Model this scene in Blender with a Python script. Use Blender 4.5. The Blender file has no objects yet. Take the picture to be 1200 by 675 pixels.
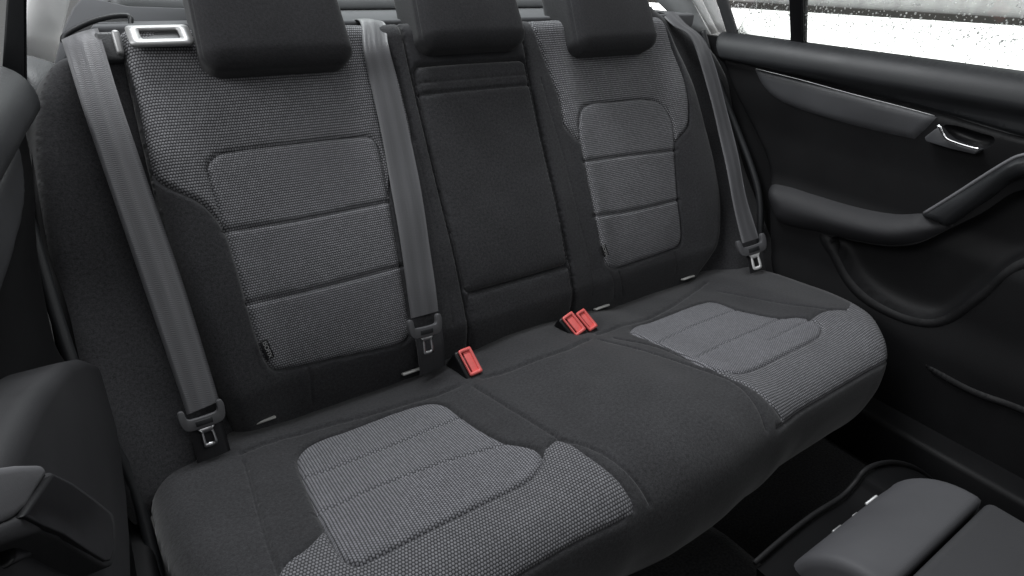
import bpy, bmesh, math, random
import numpy as np
from mathutils import Vector, Matrix, Euler
from mathutils.geometry import delaunay_2d_cdt
random.seed(7)
scn = bpy.context.scene
COL = scn.collection
pi = math.pi

# ------------------------------------------------------------------ camera (metres; x across the bench, y to the rear, z up;
# the origin is the middle of the gap between cushion and backrest)
CAM = np.array([-.6369, -.8733, .6927])
ROT = Euler((1.0775, -.0348, -.5984), 'XYZ')
RM = np.array(ROT.to_matrix())
FPX = 719.29
cam_d = bpy.data.cameras.new('camera')
cam = bpy.data.objects.new('camera', cam_d); COL.objects.link(cam)
cam.location = CAM; cam.rotation_euler = ROT
cam_d.sensor_width = 36; cam_d.lens = FPX/1200*36
cam_d.clip_start = .02; cam_d.clip_end = 200
cam_d.dof.use_dof = False
scn.camera = cam

def ray(px):
    return RM @ np.array([(px[0]-600)/FPX, -(px[1]-337.5)/FPX, -1.])
def proj(P):
    q = (np.asarray(P)-CAM) @ RM
    return np.stack([600+FPX*q[..., 0]/-q[..., 2], 337.5-FPX*q[..., 1]/-q[..., 2]], -1)
def at_plane(px, P0, n):
    d = ray(px); n = np.asarray(n, float); return CAM+d*(((np.asarray(P0, float)-CAM) @ n)/(d @ n))
def at(px, k, val):
    """point of the room on the plane coordinate k = val"""
    d = ray(px); return CAM+d*(val-CAM[k])/d[k]

# ------------------------------------------------------------------ materials
def new_mat(name):
    m = bpy.data.materials.new(name); m.use_nodes = True
    return m, m.node_tree.nodes, m.node_tree.links, m.node_tree.nodes['Principled BSDF']
def nd(N, t, **k):
    n = N.new(t)
    for a, v in k.items():
        if a == 'op': n.operation = v
        else: setattr(n, a, v)
    return n
def mth(N, L, op, a, b=None, c=None):
    n = N.new('ShaderNodeMath'); n.operation = op
    for i, v in enumerate((a, b, c)):
        if v is None: continue
        if isinstance(v, (int, float)): n.inputs[i].default_value = v
        else: L.new(v, n.inputs[i])
    return n.outputs[0]
def ramp(N, L, fac, stops):
    r = N.new('ShaderNodeValToRGB'); L.new(fac, r.inputs[0])
    e = r.color_ramp.elements
    while len(e) < len(stops): e.new(.5)
    for q, (p, c) in zip(e, stops):
        q.position = p; q.color = (c, c, c, 1) if isinstance(c, (int, float)) else (*c, 1)
    return r.outputs[0]
def mixc(N, L, f, a, b, blend='MIX'):
    m = N.new('ShaderNodeMix'); m.data_type = 'RGBA'; m.blend_type = blend
    for s, v in ((m.inputs[0], f), (m.inputs[6], a), (m.inputs[7], b)):
        if isinstance(v, (int, float)): s.default_value = v
        elif isinstance(v, tuple): s.default_value = (*v, 1)
        else: L.new(v, s)
    return m.outputs[2]

def cloth(name, col, bump=.35, scale=520, var=.5, sheen=.2):
    m, N, L, B = new_mat(name)
    tc = N.new('ShaderNodeTexCoord')
    n1 = nd(N, 'ShaderNodeTexNoise'); n1.inputs['Scale'].default_value = scale; n1.inputs['Detail'].default_value = 1
    n2 = nd(N, 'ShaderNodeTexNoise'); n2.inputs['Scale'].default_value = 14; n2.inputs['Detail'].default_value = 3
    n3 = nd(N, 'ShaderNodeTexNoise'); n3.inputs['Scale'].default_value = 210; n3.inputs['Detail'].default_value = 2
    for n in (n1, n2, n3): L.new(tc.outputs['UV'], n.inputs['Vector'])
    a = mth(N, L, 'ADD', n1.outputs[0], n3.outputs[0])
    r = ramp(N, L, mth(N, L, 'MULTIPLY', a, .5), [(.3, 1-var), (.7, 1+var)])
    c = mixc(N, L, 1., r, col, 'MULTIPLY')
    r2 = ramp(N, L, n2.outputs[0], [(.3, .9), (.7, 1.1)])
    c = mixc(N, L, 1., c, r2, 'MULTIPLY')
    L.new(c, B.inputs['Base Color'])
    B.inputs['Roughness'].default_value = .93
    B.inputs['Specular IOR Level'].default_value = .2
    B.inputs['Sheen Weight'].default_value = sheen; B.inputs['Sheen Roughness'].default_value = .5
    b = N.new('ShaderNodeBump'); b.inputs['Strength'].default_value = bump; b.inputs['Distance'].default_value = .0006
    L.new(a, b.inputs['Height']); L.new(b.outputs[0], B.inputs['Normal'])
    return m

def weave(name, light, dark, pu, pv, gap=.5, bump=.6, swap=False, sheen=.1, ex=.8):
    """knitted mesh: rows of short raised stitches, every other row shifted half a stitch"""
    m, N, L, B = new_mat(name)
    tc = N.new('ShaderNodeTexCoord'); sp = N.new('ShaderNodeSeparateXYZ')
    wob = nd(N, 'ShaderNodeTexNoise'); wob.inputs['Scale'].default_value = 60; wob.inputs['Detail'].default_value = 2
    L.new(tc.outputs['UV'], wob.inputs['Vector'])
    va = N.new('ShaderNodeVectorMath'); va.operation = 'MULTIPLY_ADD'
    L.new(wob.outputs['Color'], va.inputs[0]); va.inputs[1].default_value = (.0012, .0012, 0); L.new(tc.outputs['UV'], va.inputs[2])
    L.new(va.outputs[0], sp.inputs[0])
    U, V = (sp.outputs[0], sp.outputs[1]) if not swap else (sp.outputs[1], sp.outputs[0])
    rv = mth(N, L, 'DIVIDE', V, pv)
    row = mth(N, L, 'FLOOR', rv)
    off = mth(N, L, 'MULTIPLY', mth(N, L, 'FLOORED_MODULO', row, 2.), .5)
    cu = mth(N, L, 'ADD', mth(N, L, 'DIVIDE', U, pu), off)
    fu = mth(N, L, 'FRACT', cu); fv = mth(N, L, 'FRACT', rv)
    su = mth(N, L, 'SINE', mth(N, L, 'MULTIPLY', fu, pi)); sv = mth(N, L, 'SINE', mth(N, L, 'MULTIPLY', fv, pi))
    h = mth(N, L, 'POWER', mth(N, L, 'MULTIPLY', mth(N, L, 'POWER', su, ex), sv), .8)
    # every stitch its own strength
    wn = nd(N, 'ShaderNodeTexWhiteNoise', noise_dimensions='2D')
    cx = N.new('ShaderNodeCombineXYZ'); L.new(mth(N, L, 'FLOOR', cu), cx.inputs[0]); L.new(row, cx.inputs[1]); L.new(cx.outputs[0], wn.inputs[0])
    big = nd(N, 'ShaderNodeTexNoise'); big.inputs['Scale'].default_value = 11; L.new(tc.outputs['UV'], big.inputs['Vector'])
    var = mth(N, L, 'ADD', mth(N, L, 'MULTIPLY', wn.outputs[0], .26), mth(N, L, 'MULTIPLY_ADD', big.outputs[0], .2, .77))
    f = ramp(N, L, h, [(gap-.3, 0.), (gap+.3, 1.)])
    c = mixc(N, L, f, dark, light)
    vv = N.new('ShaderNodeCombineColor')
    for i in range(3): L.new(var, vv.inputs[i])
    c = mixc(N, L, 1., c, vv.outputs[0], 'MULTIPLY')
    L.new(c, B.inputs['Base Color'])
    B.inputs['Roughness'].default_value = .85; B.inputs['Specular IOR Level'].default_value = .25
    B.inputs['Sheen Weight'].default_value = sheen
    b = N.new('ShaderNodeBump'); b.inputs['Strength'].default_value = bump; b.inputs['Distance'].default_value = .0012
    L.new(h, b.inputs['Height']); L.new(b.outputs[0], B.inputs['Normal'])
    return m

def plastic(name, col, rough=.5, grain=.25, scale=700, metal=0., coat=0., spec=.5):
    m, N, L, B = new_mat(name)
    tc = N.new('ShaderNodeTexCoord')
    v = nd(N, 'ShaderNodeTexVoronoi'); v.inputs['Scale'].default_value = scale
    n = nd(N, 'ShaderNodeTexNoise'); n.inputs['Scale'].default_value = 9; n.inputs['Detail'].default_value = 4
    for q in (v, n): L.new(tc.outputs['Object'], q.inputs['Vector'])
    c = mixc(N, L, 1., ramp(N, L, n.outputs[0], [(.3, .88), (.7, 1.12)]), col, 'MULTIPLY')
    L.new(c, B.inputs['Base Color'])
    L.new(ramp(N, L, n.outputs[0], [(.2, max(0., rough-.06)), (.8, min(1., rough+.08))]), B.inputs['Roughness'])
    B.inputs['Metallic'].default_value = metal; B.inputs['Coat Weight'].default_value = coat
    B.inputs['Specular IOR Level'].default_value = spec
    if grain:
        b = N.new('ShaderNodeBump'); b.inputs['Strength'].default_value = grain; b.inputs['Distance'].default_value = .0005
        L.new(v.outputs[0], b.inputs['Height']); L.new(b.outputs[0], B.inputs['Normal'])
    return m

def webbing_mat():
    m, N, L, B = new_mat('belt_webbing')
    tc = N.new('ShaderNodeTexCoord'); sp = N.new('ShaderNodeSeparateXYZ'); L.new(tc.outputs['UV'], sp.inputs[0])
    # x: 0..1 across the belt, y: metres along it; five broad ribs and fine herringbone
    band = mth(N, L, 'SINE', mth(N, L, 'MULTIPLY', sp.outputs[0], 2*pi*2.5))
    zig = mth(N, L, 'PINGPONG', mth(N, L, 'MULTIPLY', sp.outputs[0], 10.), 1.)
    her = mth(N, L, 'SINE', mth(N, L, 'ADD', mth(N, L, 'MULTIPLY', sp.outputs[1], 2200.), mth(N, L, 'MULTIPLY', zig, 5.)))
    no = nd(N, 'ShaderNodeTexNoise'); no.inputs['Scale'].default_value = 60; no.inputs['Detail'].default_value = 4
    mp = N.new('ShaderNodeMapping'); mp.inputs['Scale'].default_value = (1., .35, 1.); L.new(tc.outputs['UV'], mp.inputs[0]); L.new(mp.outputs[0], no.inputs['Vector'])
    k = mth(N, L, 'ADD', mth(N, L, 'MULTIPLY_ADD', band, .10, .76), mth(N, L, 'ADD', mth(N, L, 'MULTIPLY', her, .06), mth(N, L, 'MULTIPLY', no.outputs[0], .5)))
    cc = N.new('ShaderNodeCombineColor')
    for i in range(3): L.new(k, cc.inputs[i])
    L.new(mixc(N, L, 1., cc.outputs[0], (.115, .115, .122), 'MULTIPLY'), B.inputs['Base Color'])
    B.inputs['Roughness'].default_value = .42; B.inputs['Specular IOR Level'].default_value = .55
    B.inputs['Sheen Weight'].default_value = .25; B.inputs['Sheen Roughness'].default_value = .35
    b = N.new('ShaderNodeBump'); b.inputs['Strength'].default_value = .4; b.inputs['Distance'].default_value = .0006
    L.new(mth(N, L, 'ADD', mth(N, L, 'MULTIPLY', her, .5), mth(N, L, 'MULTIPLY', band, .8)), b.inputs['Height']); L.new(b.outputs[0], B.inputs['Normal'])
    return m

M = {}
M['black'] = cloth('black_cloth', (.035, .035, .038))
M['black2'] = cloth('black_cloth_smooth', (.031, .031, .034), bump=.25, var=.25)
M['seatblack'] = cloth('black_cushion_cloth', (.033, .033, .0355), bump=.3)
M['head'] = cloth('headrest_cloth', (.029, .029, .0315), bump=.3, var=.3, sheen=.12)
M['insert'] = weave('grey_knit', (.27, .27, .285), (.033, .033, .036), .0038, .0039, gap=.5)
M['shoulder'] = weave('grey_knit_dark', (.26, .26, .274), (.022, .022, .024), .0039, .0044, gap=.5)
M['cins'] = weave('grey_cushion_knit', (.225, .225, .243), (.036, .036, .039), .0038, .0042, gap=.47, swap=True)
M['csho'] = weave('grey_cushion_knit_coarse', (.205, .205, .218), (.036, .036, .039), .0043, .0047, gap=.48, ex=1.2)
M['carpet'] = cloth('dark_carpet', (.017, .017, .018), bump=1., scale=260, var=.9)
M['trim'] = plastic('soft_black_trim', (.018, .019, .021), .5, .25, spec=.38)
M['trimdark'] = plastic('black_trim', (.0055, .0055, .0062), .6, .25, spec=.25)
M['gloss'] = plastic('smooth_black_plastic', (.006, .006, .007), .4, 0, spec=.3)
M['pit'] = plastic('shaded_black_plastic', (.003, .003, .0035), .7, 0, spec=.1)  # black plastic made darker still for the shade behind the armrest roll
M['decor'] = plastic('grey_decor_strip', (.050, .051, .055), .5, .05)
M['rest'] = plastic('armrest_leatherette', (.020, .020, .022), .6, .12, 900, spec=.3)
M['pillar'] = plastic('pale_pillar_trim', (.93, .93, .92), .6, .15)
M['pillarlow'] = plastic('grey_grained_trim', (.075, .077, .08), .5, .5, 420)
M['shelf'] = cloth('shelf_felt', (.10, .102, .108), bump=.4, scale=700, var=.3)
M['silver'] = plastic('satin_silver', (.42, .42, .42), .5, 0, metal=.75)
M['chrome'] = plastic('bright_chrome', (.8, .8, .81), .12, 0, metal=1.)
M['steel'] = plastic('tongue_steel', (.55, .55, .56), .28, 0, metal=1.)
M['glare'] = plastic('glare_white_steel', (.85, .85, .85), .4, 0, metal=.15)  # near-white colour carries the glare on the far belt's tongue plate
M['tongue'] = plastic('tongue_plastic', (.085, .085, .09), .42, .15)
M['red'] = plastic('red_button', (.80, .15, .14), .4, .0)
M['reddark'] = plastic('dark_red_slot', (.10, .004, .005), .5, 0)
M['webbing'] = webbing_mat()
M['tag'] = plastic('pale_anchor_tag', (.55, .55, .53), .5, 0)
M['print'] = plastic('pale_thread', (.30, .30, .30), .7, 0)
M['shelf2'] = plastic('light_grey_trim', (.30, .31, .315), .6, .2)
M['pad'] = plastic('console_leatherette', (.060, .060, .065), .6, .12, 900, spec=.35)
M['litgrip'] = plastic('painted_lit_grey', (.12, .12, .127), .5, .12, 900)  # lighter grey that paints light onto the tops of the grab handles
M['pad2'] = plastic('console_lid_leatherette', (.036, .036, .039), .65, .12, 900, spec=.3)
M['liner'] = cloth('roof_lining', (.55, .55, .54), scale=500)
M['tarmac'] = cloth('pale_ground', (.72, .72, .71), scale=30, var=.08)

def wall_mat():
    m, N, L, B = new_mat('grey_concrete')
    tc = N.new('ShaderNodeTexCoord')
    n = nd(N, 'ShaderNodeTexNoise'); n.inputs['Scale'].default_value = 1.1; n.inputs['Detail'].default_value = 8
    mp = N.new('ShaderNodeMapping'); mp.inputs['Scale'].default_value = (1, 3., .8); L.new(tc.outputs['Object'], mp.inputs[0]); L.new(mp.outputs[0], n.inputs['Vector'])
    L.new(ramp(N, L, n.outputs[0], [(.3, .33), (.7, .46)]), B.inputs['Base Color'])
    B.inputs['Roughness'].default_value = .9
    return m
M['wall'] = wall_mat()
M['wallbase'] = plastic('dark_kerb', (.02, .018, .016), .8, 1., 60)  # plain dark tone for the strip along the wall foot
def glass_mat(name, tint=(.93, .95, .94)):
    m, N, L, B = new_mat(name)
    out = N['Material Output']
    g = N.new('ShaderNodeBsdfGlossy'); g.inputs['Roughness'].default_value = .02
    t = N.new('ShaderNodeBsdfTransparent'); t.inputs[0].default_value = (*tint, 1)
    fr = N.new('ShaderNodeFresnel'); fr.inputs[0].default_value = 1.45
    mx = N.new('ShaderNodeMixShader'); L.new(mth(N, L, 'MULTIPLY', fr.outputs[0], .8), mx.inputs[0]); L.new(t.outputs[0], mx.inputs[1]); L.new(g.outputs[0], mx.inputs[2])
    L.new(mx.outputs[0], out.inputs[0]); N.remove(B)
    return m
M['glass'] = glass_mat('window_glass')
def water_mat():
    m, N, L, B = new_mat('rain_drop')
    t = N.new('ShaderNodeBsdfTransparent'); tr = N.new('ShaderNodeBsdfTranslucent'); tr.inputs[0].default_value = (.97, .97, .97, 1)
    g = N.new('ShaderNodeBsdfGlossy'); g.inputs['Roughness'].default_value = .05
    m1 = N.new('ShaderNodeMixShader'); m1.inputs[0].default_value = .6; L.new(t.outputs[0], m1.inputs[1]); L.new(tr.outputs[0], m1.inputs[2])
    m2 = N.new('ShaderNodeMixShader'); m2.inputs[0].default_value = .08; L.new(m1.outputs[0], m2.inputs[1]); L.new(g.outputs[0], m2.inputs[2])
    L.new(m2.outputs[0], N['Material Output'].inputs[0]); N.remove(B)
    return m
M['drop'] = water_mat()

# ------------------------------------------------------------------ object helpers
def tag(o, label=None, cat=None, group=None, kind=None):
    if label: o['label'] = label
    if cat: o['category'] = cat
    if group: o['group'] = group
    if kind: o['kind'] = kind
    return o
def thing(name, label, cat, loc=(0, 0, 0), group=None):
    o = bpy.data.objects.new(name, None); COL.objects.link(o); o.location = loc; o.empty_display_size = .05
    return tag(o, label, cat, group)
def link(name, me, mat, parent=None):
    o = bpy.data.objects.new(name, me); COL.objects.link(o)
    if mat: me.materials.append(M[mat] if isinstance(mat, str) else mat)
    if parent:
        o.parent = parent
        w = parent
        off = Vector((0, 0, 0))
        while w is not None: off += w.location; w = w.parent
        if off.length > 0: me.transform(Matrix.Translation(-off))
    return o
def mesh(name, verts, faces, mat, parent=None, smooth=True, uvs=None):
    me = bpy.data.meshes.new(name); me.from_pydata([tuple(map(float, v)) for v in verts], [], [tuple(int(i) for i in f) for f in faces])
    if uvs is not None:
        ul = me.uv_layers.new(name='UVMap')
        idx = np.zeros(len(me.loops), int); me.loops.foreach_get('vertex_index', idx)
        ul.data.foreach_set('uv', np.asarray(uvs, float)[idx].ravel())
    if smooth: me.polygons.foreach_set('use_smooth', [True]*len(me.polygons))
    me.update()
    return link(name, me, mat, parent)
def from_bm(name, bm, mat, parent=None, smooth=True):
    bmesh.ops.recalc_face_normals(bm, faces=bm.faces)
    me = bpy.data.meshes.new(name); bm.to_mesh(me); bm.free()
    if smooth: me.polygons.foreach_set('use_smooth', [True]*len(me.polygons))
    return link(name, me, mat, parent)
def frame(o, x, y, z):
    m = Matrix.Identity(4)
    for i, a in enumerate((x, y, z)):
        for r in range(3): m[r][i] = float(a[r])
    for r in range(3): m[r][3] = float(o[r])
    return m
def unit(a): a = np.asarray(a, float); return a/np.linalg.norm(a)

def catmull(pts, n=8, closed=False):
    """smooth line through the points; a third value 1 makes the point a corner"""
    P = [np.array(p[:2], float) for p in pts]; S = [len(p) > 2 and p[2] for p in pts]
    k = len(P); out = []
    rng = range(k if closed else k-1)
    def T(i):
        if S[i]: return None
        if closed: a, b = P[(i-1) % k], P[(i+1) % k]
        else: a, b = P[max(i-1, 0)], P[min(i+1, k-1)]
        d = np.linalg.norm(b-a)
        return (b-a)/d if d > 0 else np.zeros(2)
    for i in rng:
        a, b = P[i], P[(i+1) % k]; L = np.linalg.norm(b-a)
        ta, tb = T(i), T((i+1) % k)
        ta = (b-a)/max(L, 1e-9) if ta is None else ta
        tb = (b-a)/max(L, 1e-9) if tb is None else tb
        for j in range(n):
            t = j/n; t2, t3 = t*t, t*t*t
            out.append((2*t3-3*t2+1)*a+(t3-2*t2+t)*L*ta+(-2*t3+3*t2)*b+(t3-t2)*L*tb)
    if not closed: out.append(P[-1])
    return np.array(out)
def resample(pl, step, closed=False):
    Q = np.vstack([pl, pl[:1]]) if closed else pl
    d = np.linalg.norm(np.diff(Q, axis=0), axis=1); s = np.r_[0, np.cumsum(d)]
    n = max(2, int(round(s[-1]/step)))
    t = np.linspace(0, s[-1], n+1)
    R_ = np.stack([np.interp(t, s, Q[:, 0]), np.interp(t, s, Q[:, 1])], 1)
    return R_[:-1] if closed else R_
def inside(pts, poly):
    x, y = pts[:, 0], pts[:, 1]; r = np.zeros(len(pts), bool)
    a = poly; b = np.roll(poly, -1, 0)
    for (x1, y1), (x2, y2) in zip(a, b):
        if y1 == y2: continue
        c = (y1 > y) != (y2 > y)
        r ^= c & (x < (x2-x1)*(y-y1)/(y2-y1)+x1)
    return r
def dist(pts, pl, closed=False):
    a = pl if closed else pl[:-1]; b = np.roll(pl, -1, 0) if closed else pl[1:]
    out = np.full(len(pts), 9.)
    for p, q in zip(a, b):
        d = q-p; L2 = (d@d) or 1e-12
        t = np.clip(((pts-p)@d)/L2, 0, 1)
        out = np.minimum(out, np.hypot(*(pts-(p+t[:, None]*d)).T))
    return out
def sstep(x, a, b):
    t = np.clip((x-a)/(b-a), 0, 1); return t*t*(3-2*t)

def solve(S, px, g, it=30):
    """surface parameters whose point shows at the photo position px"""
    p = np.array(g, float)
    for _ in range(it):
        r = proj(S(p[None])[0][0])-px[:2]
        if abs(r).max() < .02: break
        e = 1e-4
        J = np.stack([(proj(S((p+d)[None])[0][0])-px[:2]-r)/e for d in (np.array([e, 0]), np.array([0, e]))], 1)
        try: st = np.linalg.solve(J, -r)
        except np.linalg.LinAlgError: break
        n = np.linalg.norm(st)
        if n > .08: st *= .08/n
        p = p+st
    return p
def trace(S, pts, g):
    out = []
    for q in pts:
        p = solve(S, np.array(q[:2], float), g); g = p
        out.append((p[0], p[1])+tuple(q[2:]))
    return out

def sheet(parent, S, domain, regions, seams, grid=.006, rolls=(), skirt=.05, edge_step=.004, flip=False, wrinkle=.0014):
    """One padded surface cut along its sewing lines into panels, each its own mesh.
    S(uv)->(points, normals); regions: (name, mat, polygon or None, puff, puff length); seams: (line, closed, depth, width);
    rolls: (line, radius) where the surface rolls away at its border."""
    lines = [(resample(domain, edge_step, True), True)]
    for r in regions:
        if r[2] is not None: lines.append((resample(r[2], edge_step, True), True))
    for s in seams: lines.append((resample(s[0], edge_step, s[1]), s[1]))
    V = []; E = []
    for pl, cl in lines:
        b = len(V); n = len(pl); V += list(pl)
        E += [(b+i, b+(i+1) % n) for i in range(n if cl else n-1)]
    con = np.array(V)
    lo, hi = domain.min(0), domain.max(0)
    xs = np.arange(lo[0], hi[0], grid); ys = np.arange(lo[1], hi[1], grid*.87)
    G = np.array([(x+(grid/2 if j % 2 else 0), y) for j, y in enumerate(ys) for x in xs])
    keep = inside(G, domain)
    extra = []
    for s in seams:
        pl = resample(s[0], edge_step*1.3, s[1]); w = s[3]
        if len(pl) < 3: continue
        t = np.gradient(pl, axis=0); t /= np.linalg.norm(t, axis=1)[:, None]+1e-9; nn = np.stack([-t[:, 1], t[:, 0]], 1)
        for k in (.8, 1.8): extra += [pl+nn*w*k, pl-nn*w*k]
    for pl, r in rolls:
        q = resample(pl, edge_step*1.5)
        t = np.gradient(q, axis=0); t /= np.linalg.norm(t, axis=1)[:, None]+1e-9; nn = np.stack([-t[:, 1], t[:, 0]], 1)
        for k in (.03, .1, .22, .4, .65): extra += [q+nn*r*k, q-nn*r*k]
    X = np.vstack([G[keep]]+[e for e in extra]) if extra else G[keep]
    X = X[inside(X, domain)]
    # thin out points that crowd the lines or one another
    cell = {}
    def key(p, h): return (int(math.floor(p[0]/h)), int(math.floor(p[1]/h)))
    h = .0016
    for p in con: cell.setdefault(key(p, h), []).append(p)
    keepx = []
    for p in list(X[::-1]):
        k = key(p, h); ok = True
        for a in (-1, 0, 1):
            for b in (-1, 0, 1):
                for q in cell.get((k[0]+a, k[1]+b), ()):
                    if (p[0]-q[0])**2+(p[1]-q[1])**2 < 1.2e-6: ok = False; break
                if not ok: break
            if not ok: break
        if ok: keepx.append(p); cell.setdefault(k, []).append(p)
    allv = [Vector((float(p[0]), float(p[1]))) for p in V]+[Vector((float(p[0]), float(p[1]))) for p in keepx]
    ov, oe, of, *_ = delaunay_2d_cdt(allv, E, [], 0, 1e-6, False)
    P2 = np.array([(v.x, v.y) for v in ov]); F = np.array([f for f in of if len(f) == 3])
    cen = P2[F].mean(1)
    ok = inside(cen, domain); F = F[ok]; cen = cen[ok]
    H = np.zeros(len(P2))
    for pl, cl, dep, w in seams:
        d = dist(P2, pl, cl); H -= dep*np.exp(-(d/w)**2)
    reg = np.zeros(len(F), int)
    for i, r in enumerate(regions):
        if r[2] is None: continue
        reg[inside(cen, r[2])] = i
        if r[3]:
            ins = inside(P2, r[2]); d = dist(P2, r[2], True)
            H += np.where(ins, r[3]*(1-np.exp(-d/r[4])), 0)
    for pl, r in rolls:
        d = np.clip(dist(P2, pl), 0, r)
        H += -r+np.sqrt(np.maximum(0, r*r-(r-d)**2))
    from mathutils import noise
    wr = np.array([noise.noise((p[0]*9+3, p[1]*9, 1.7))+.5*noise.noise((p[0]*23, p[1]*23+5, .3)) for p in P2])
    pk = np.array([noise.noise((p[0]*70, p[1]*70, 4.2)) for p in P2])
    H += wrinkle*wr
    for pl, cl, dep, w in seams:
        d = dist(P2, pl, cl); H += wrinkle*.45*pk*np.exp(-((d-.007)/.008)**2)
    P, Nn = S(P2)
    P = P+Nn*H[:, None]
    # border of the whole sheet goes down behind it
    from collections import Counter
    ec = Counter()
    for f in F:
        for a, b in ((f[0], f[1]), (f[1], f[2]), (f[2], f[0])): ec[(min(a, b), max(a, b))] += 1
    out = {}
    for i, r in enumerate(regions):
        Fi = F[reg == i]
        if not len(Fi): continue
        used = np.unique(Fi); mp = {int(a): k for k, a in enumerate(used)}
        vv = list(P[used]); uv = list(P2[used]); ff = []
        low = {}
        for f in Fi:
            g = [mp[int(a)] for a in f]
            ff.append(g if not flip else g[::-1])
            if skirt:
                for a, b in ((f[0], f[1]), (f[1], f[2]), (f[2], f[0])):
                    if ec[(min(a, b), max(a, b))] == 1:
                        for q in (a, b):
                            if q not in low:
                                low[q] = len(vv); vv.append(P[q]-Nn[q]*skirt); uv.append(P2[q])
                        g2 = [mp[int(b)], mp[int(a)], low[a], low[b]]
                        ff.append(g2 if not flip else g2[::-1])
        o = mesh(r[0], vv, ff, r[1], parent, uvs=uv)
        out[i] = o
    return out

def rbox(c, size, r, ax=None, n=6):
    """bmesh box with rounded edges, centred at c with axes ax"""
    bm = bmesh.new(); bmesh.ops.create_cube(bm, size=1)
    for v in bm.verts: v.co = Vector((v.co.x*size[0], v.co.y*size[1], v.co.z*size[2]))
    if r > 0: bmesh.ops.bevel(bm, geom=bm.edges[:]+bm.verts[:], offset=r, segments=n, affect='EDGES', profile=.5)
    m = frame(c, *(ax if ax is not None else np.eye(3)))
    bmesh.ops.transform(bm, matrix=m, verts=bm.verts)
    return bm
def join(*bms):
    a = bms[0]
    for b in bms[1:]:
        me = bpy.data.meshes.new('t'); b.to_mesh(me); b.free(); a.from_mesh(me); bpy.data.meshes.remove(me)
    return a
def prism(outline, depth_vec, bevel=0., seg=3):
    """solid from a closed 3-D outline pushed along depth_vec"""
    bm = bmesh.new()
    vs = [bm.verts.new(tuple(map(float, p))) for p in outline]
    f = bm.faces.new(vs)
    r = bmesh.ops.extrude_face_region(bm, geom=[f])
    nv = [g for g in r['geom'] if isinstance(g, bmesh.types.BMVert)]
    bmesh.ops.translate(bm, vec=Vector(tuple(map(float, depth_vec))), verts=nv)
    bmesh.ops.recalc_face_normals(bm, faces=bm.faces)
    if bevel > 0:
        ed = [e for e in bm.edges if len(e.link_faces) == 2 and e.calc_face_angle(0) > .6]
        bmesh.ops.bevel(bm, geom=ed, offset=bevel, segments=seg, affect='EDGES', profile=.5, clamp_overlap=True)
    return bm
def tube(pts, rad, seg=10, squash=None):
    """round bar along pts; rad number or list"""
    P = [np.array(p, float) for p in pts]; bm = bmesh.new(); rings = []
    up = np.array([0, 0, 1.])
    for i, p in enumerate(P):
        t = unit(P[min(i+1, len(P)-1)]-P[max(i-1, 0)])
        a = np.cross(t, up); a = unit(a) if np.linalg.norm(a) > 1e-3 else np.array([1., 0, 0]); b = np.cross(t, a)
        r = rad[i] if isinstance(rad, (list, tuple)) else rad
        sq = squash or (1, 1)
        rings.append([bm.verts.new(tuple(p+r*(sq[0]*math.cos(2*pi*k/seg)*a+sq[1]*math.sin(2*pi*k/seg)*b))) for k in range(seg)])
    for r0, r1 in zip(rings, rings[1:]):
        for k in range(seg): bm.faces.new((r0[k], r0[(k+1) % seg], r1[(k+1) % seg], r1[k]))
    bm.faces.new(rings[0][::-1]); bm.faces.new(rings[-1])
    return bm
def curve3(pts, n=8):
    P = np.array(pts, float); k = len(P); out = []
    for i in range(k-1):
        a, b = P[i], P[i+1]; ta = (P[min(i+1, k-1)]-P[max(i-1, 0)])*.5; tb = (P[min(i+2, k-1)]-P[i])*.5
        for j in range(n):
            t = j/n; t2, t3 = t*t, t**3
            out.append((2*t3-3*t2+1)*a+(t3-2*t2+t)*ta+(-2*t3+3*t2)*b+(t3-t2)*tb)
    out.append(P[-1]); return np.array(out)

# ------------------------------------------------------------------ backrests
TH = .4336; sT, cT = math.sin(TH), math.cos(TH)
EU = np.array([1., 0, 0]); EV = np.array([0, sT, cT]); EW = np.array([0, -cT, sT])
def bw(uv):
    u, v = uv[:, 0], uv[:, 1]; a = np.abs(u)
    x = np.abs(a-.362)
    w = .046+.012*np.exp(-((v-.2)/.16)**2)
    w += .020*sstep(x, .09, .185)*sstep(a, .19, .24)*(1-sstep(v, .42, .56)*.6)      # side wings
    w += .004*sstep(-a, -.17, -.12)
    w -= .030*(1-sstep(v, -.01, .07))                       # tucks in at the bottom
    return w
def S_back(uv):
    uv = np.asarray(uv, float); w = bw(uv)
    P = uv[:, :1]*EU+uv[:, 1:]*EV+w[:, None]*EW
    e = 1e-3
    du = (bw(uv+[e, 0])-w)/e; dv = (bw(uv+[0, e])-w)/e
    N = EW-du[:, None]*EU-dv[:, None]*EV
    return P, N/np.linalg.norm(N, axis=1)[:, None]
def back_pt(u, v, w): return u*EU+v*EV+w*EW
VT = .628     # top of the backrest
def mirror(pl): return [(-p[0], p[1])+tuple(p[2:]) for p in pl]

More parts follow.
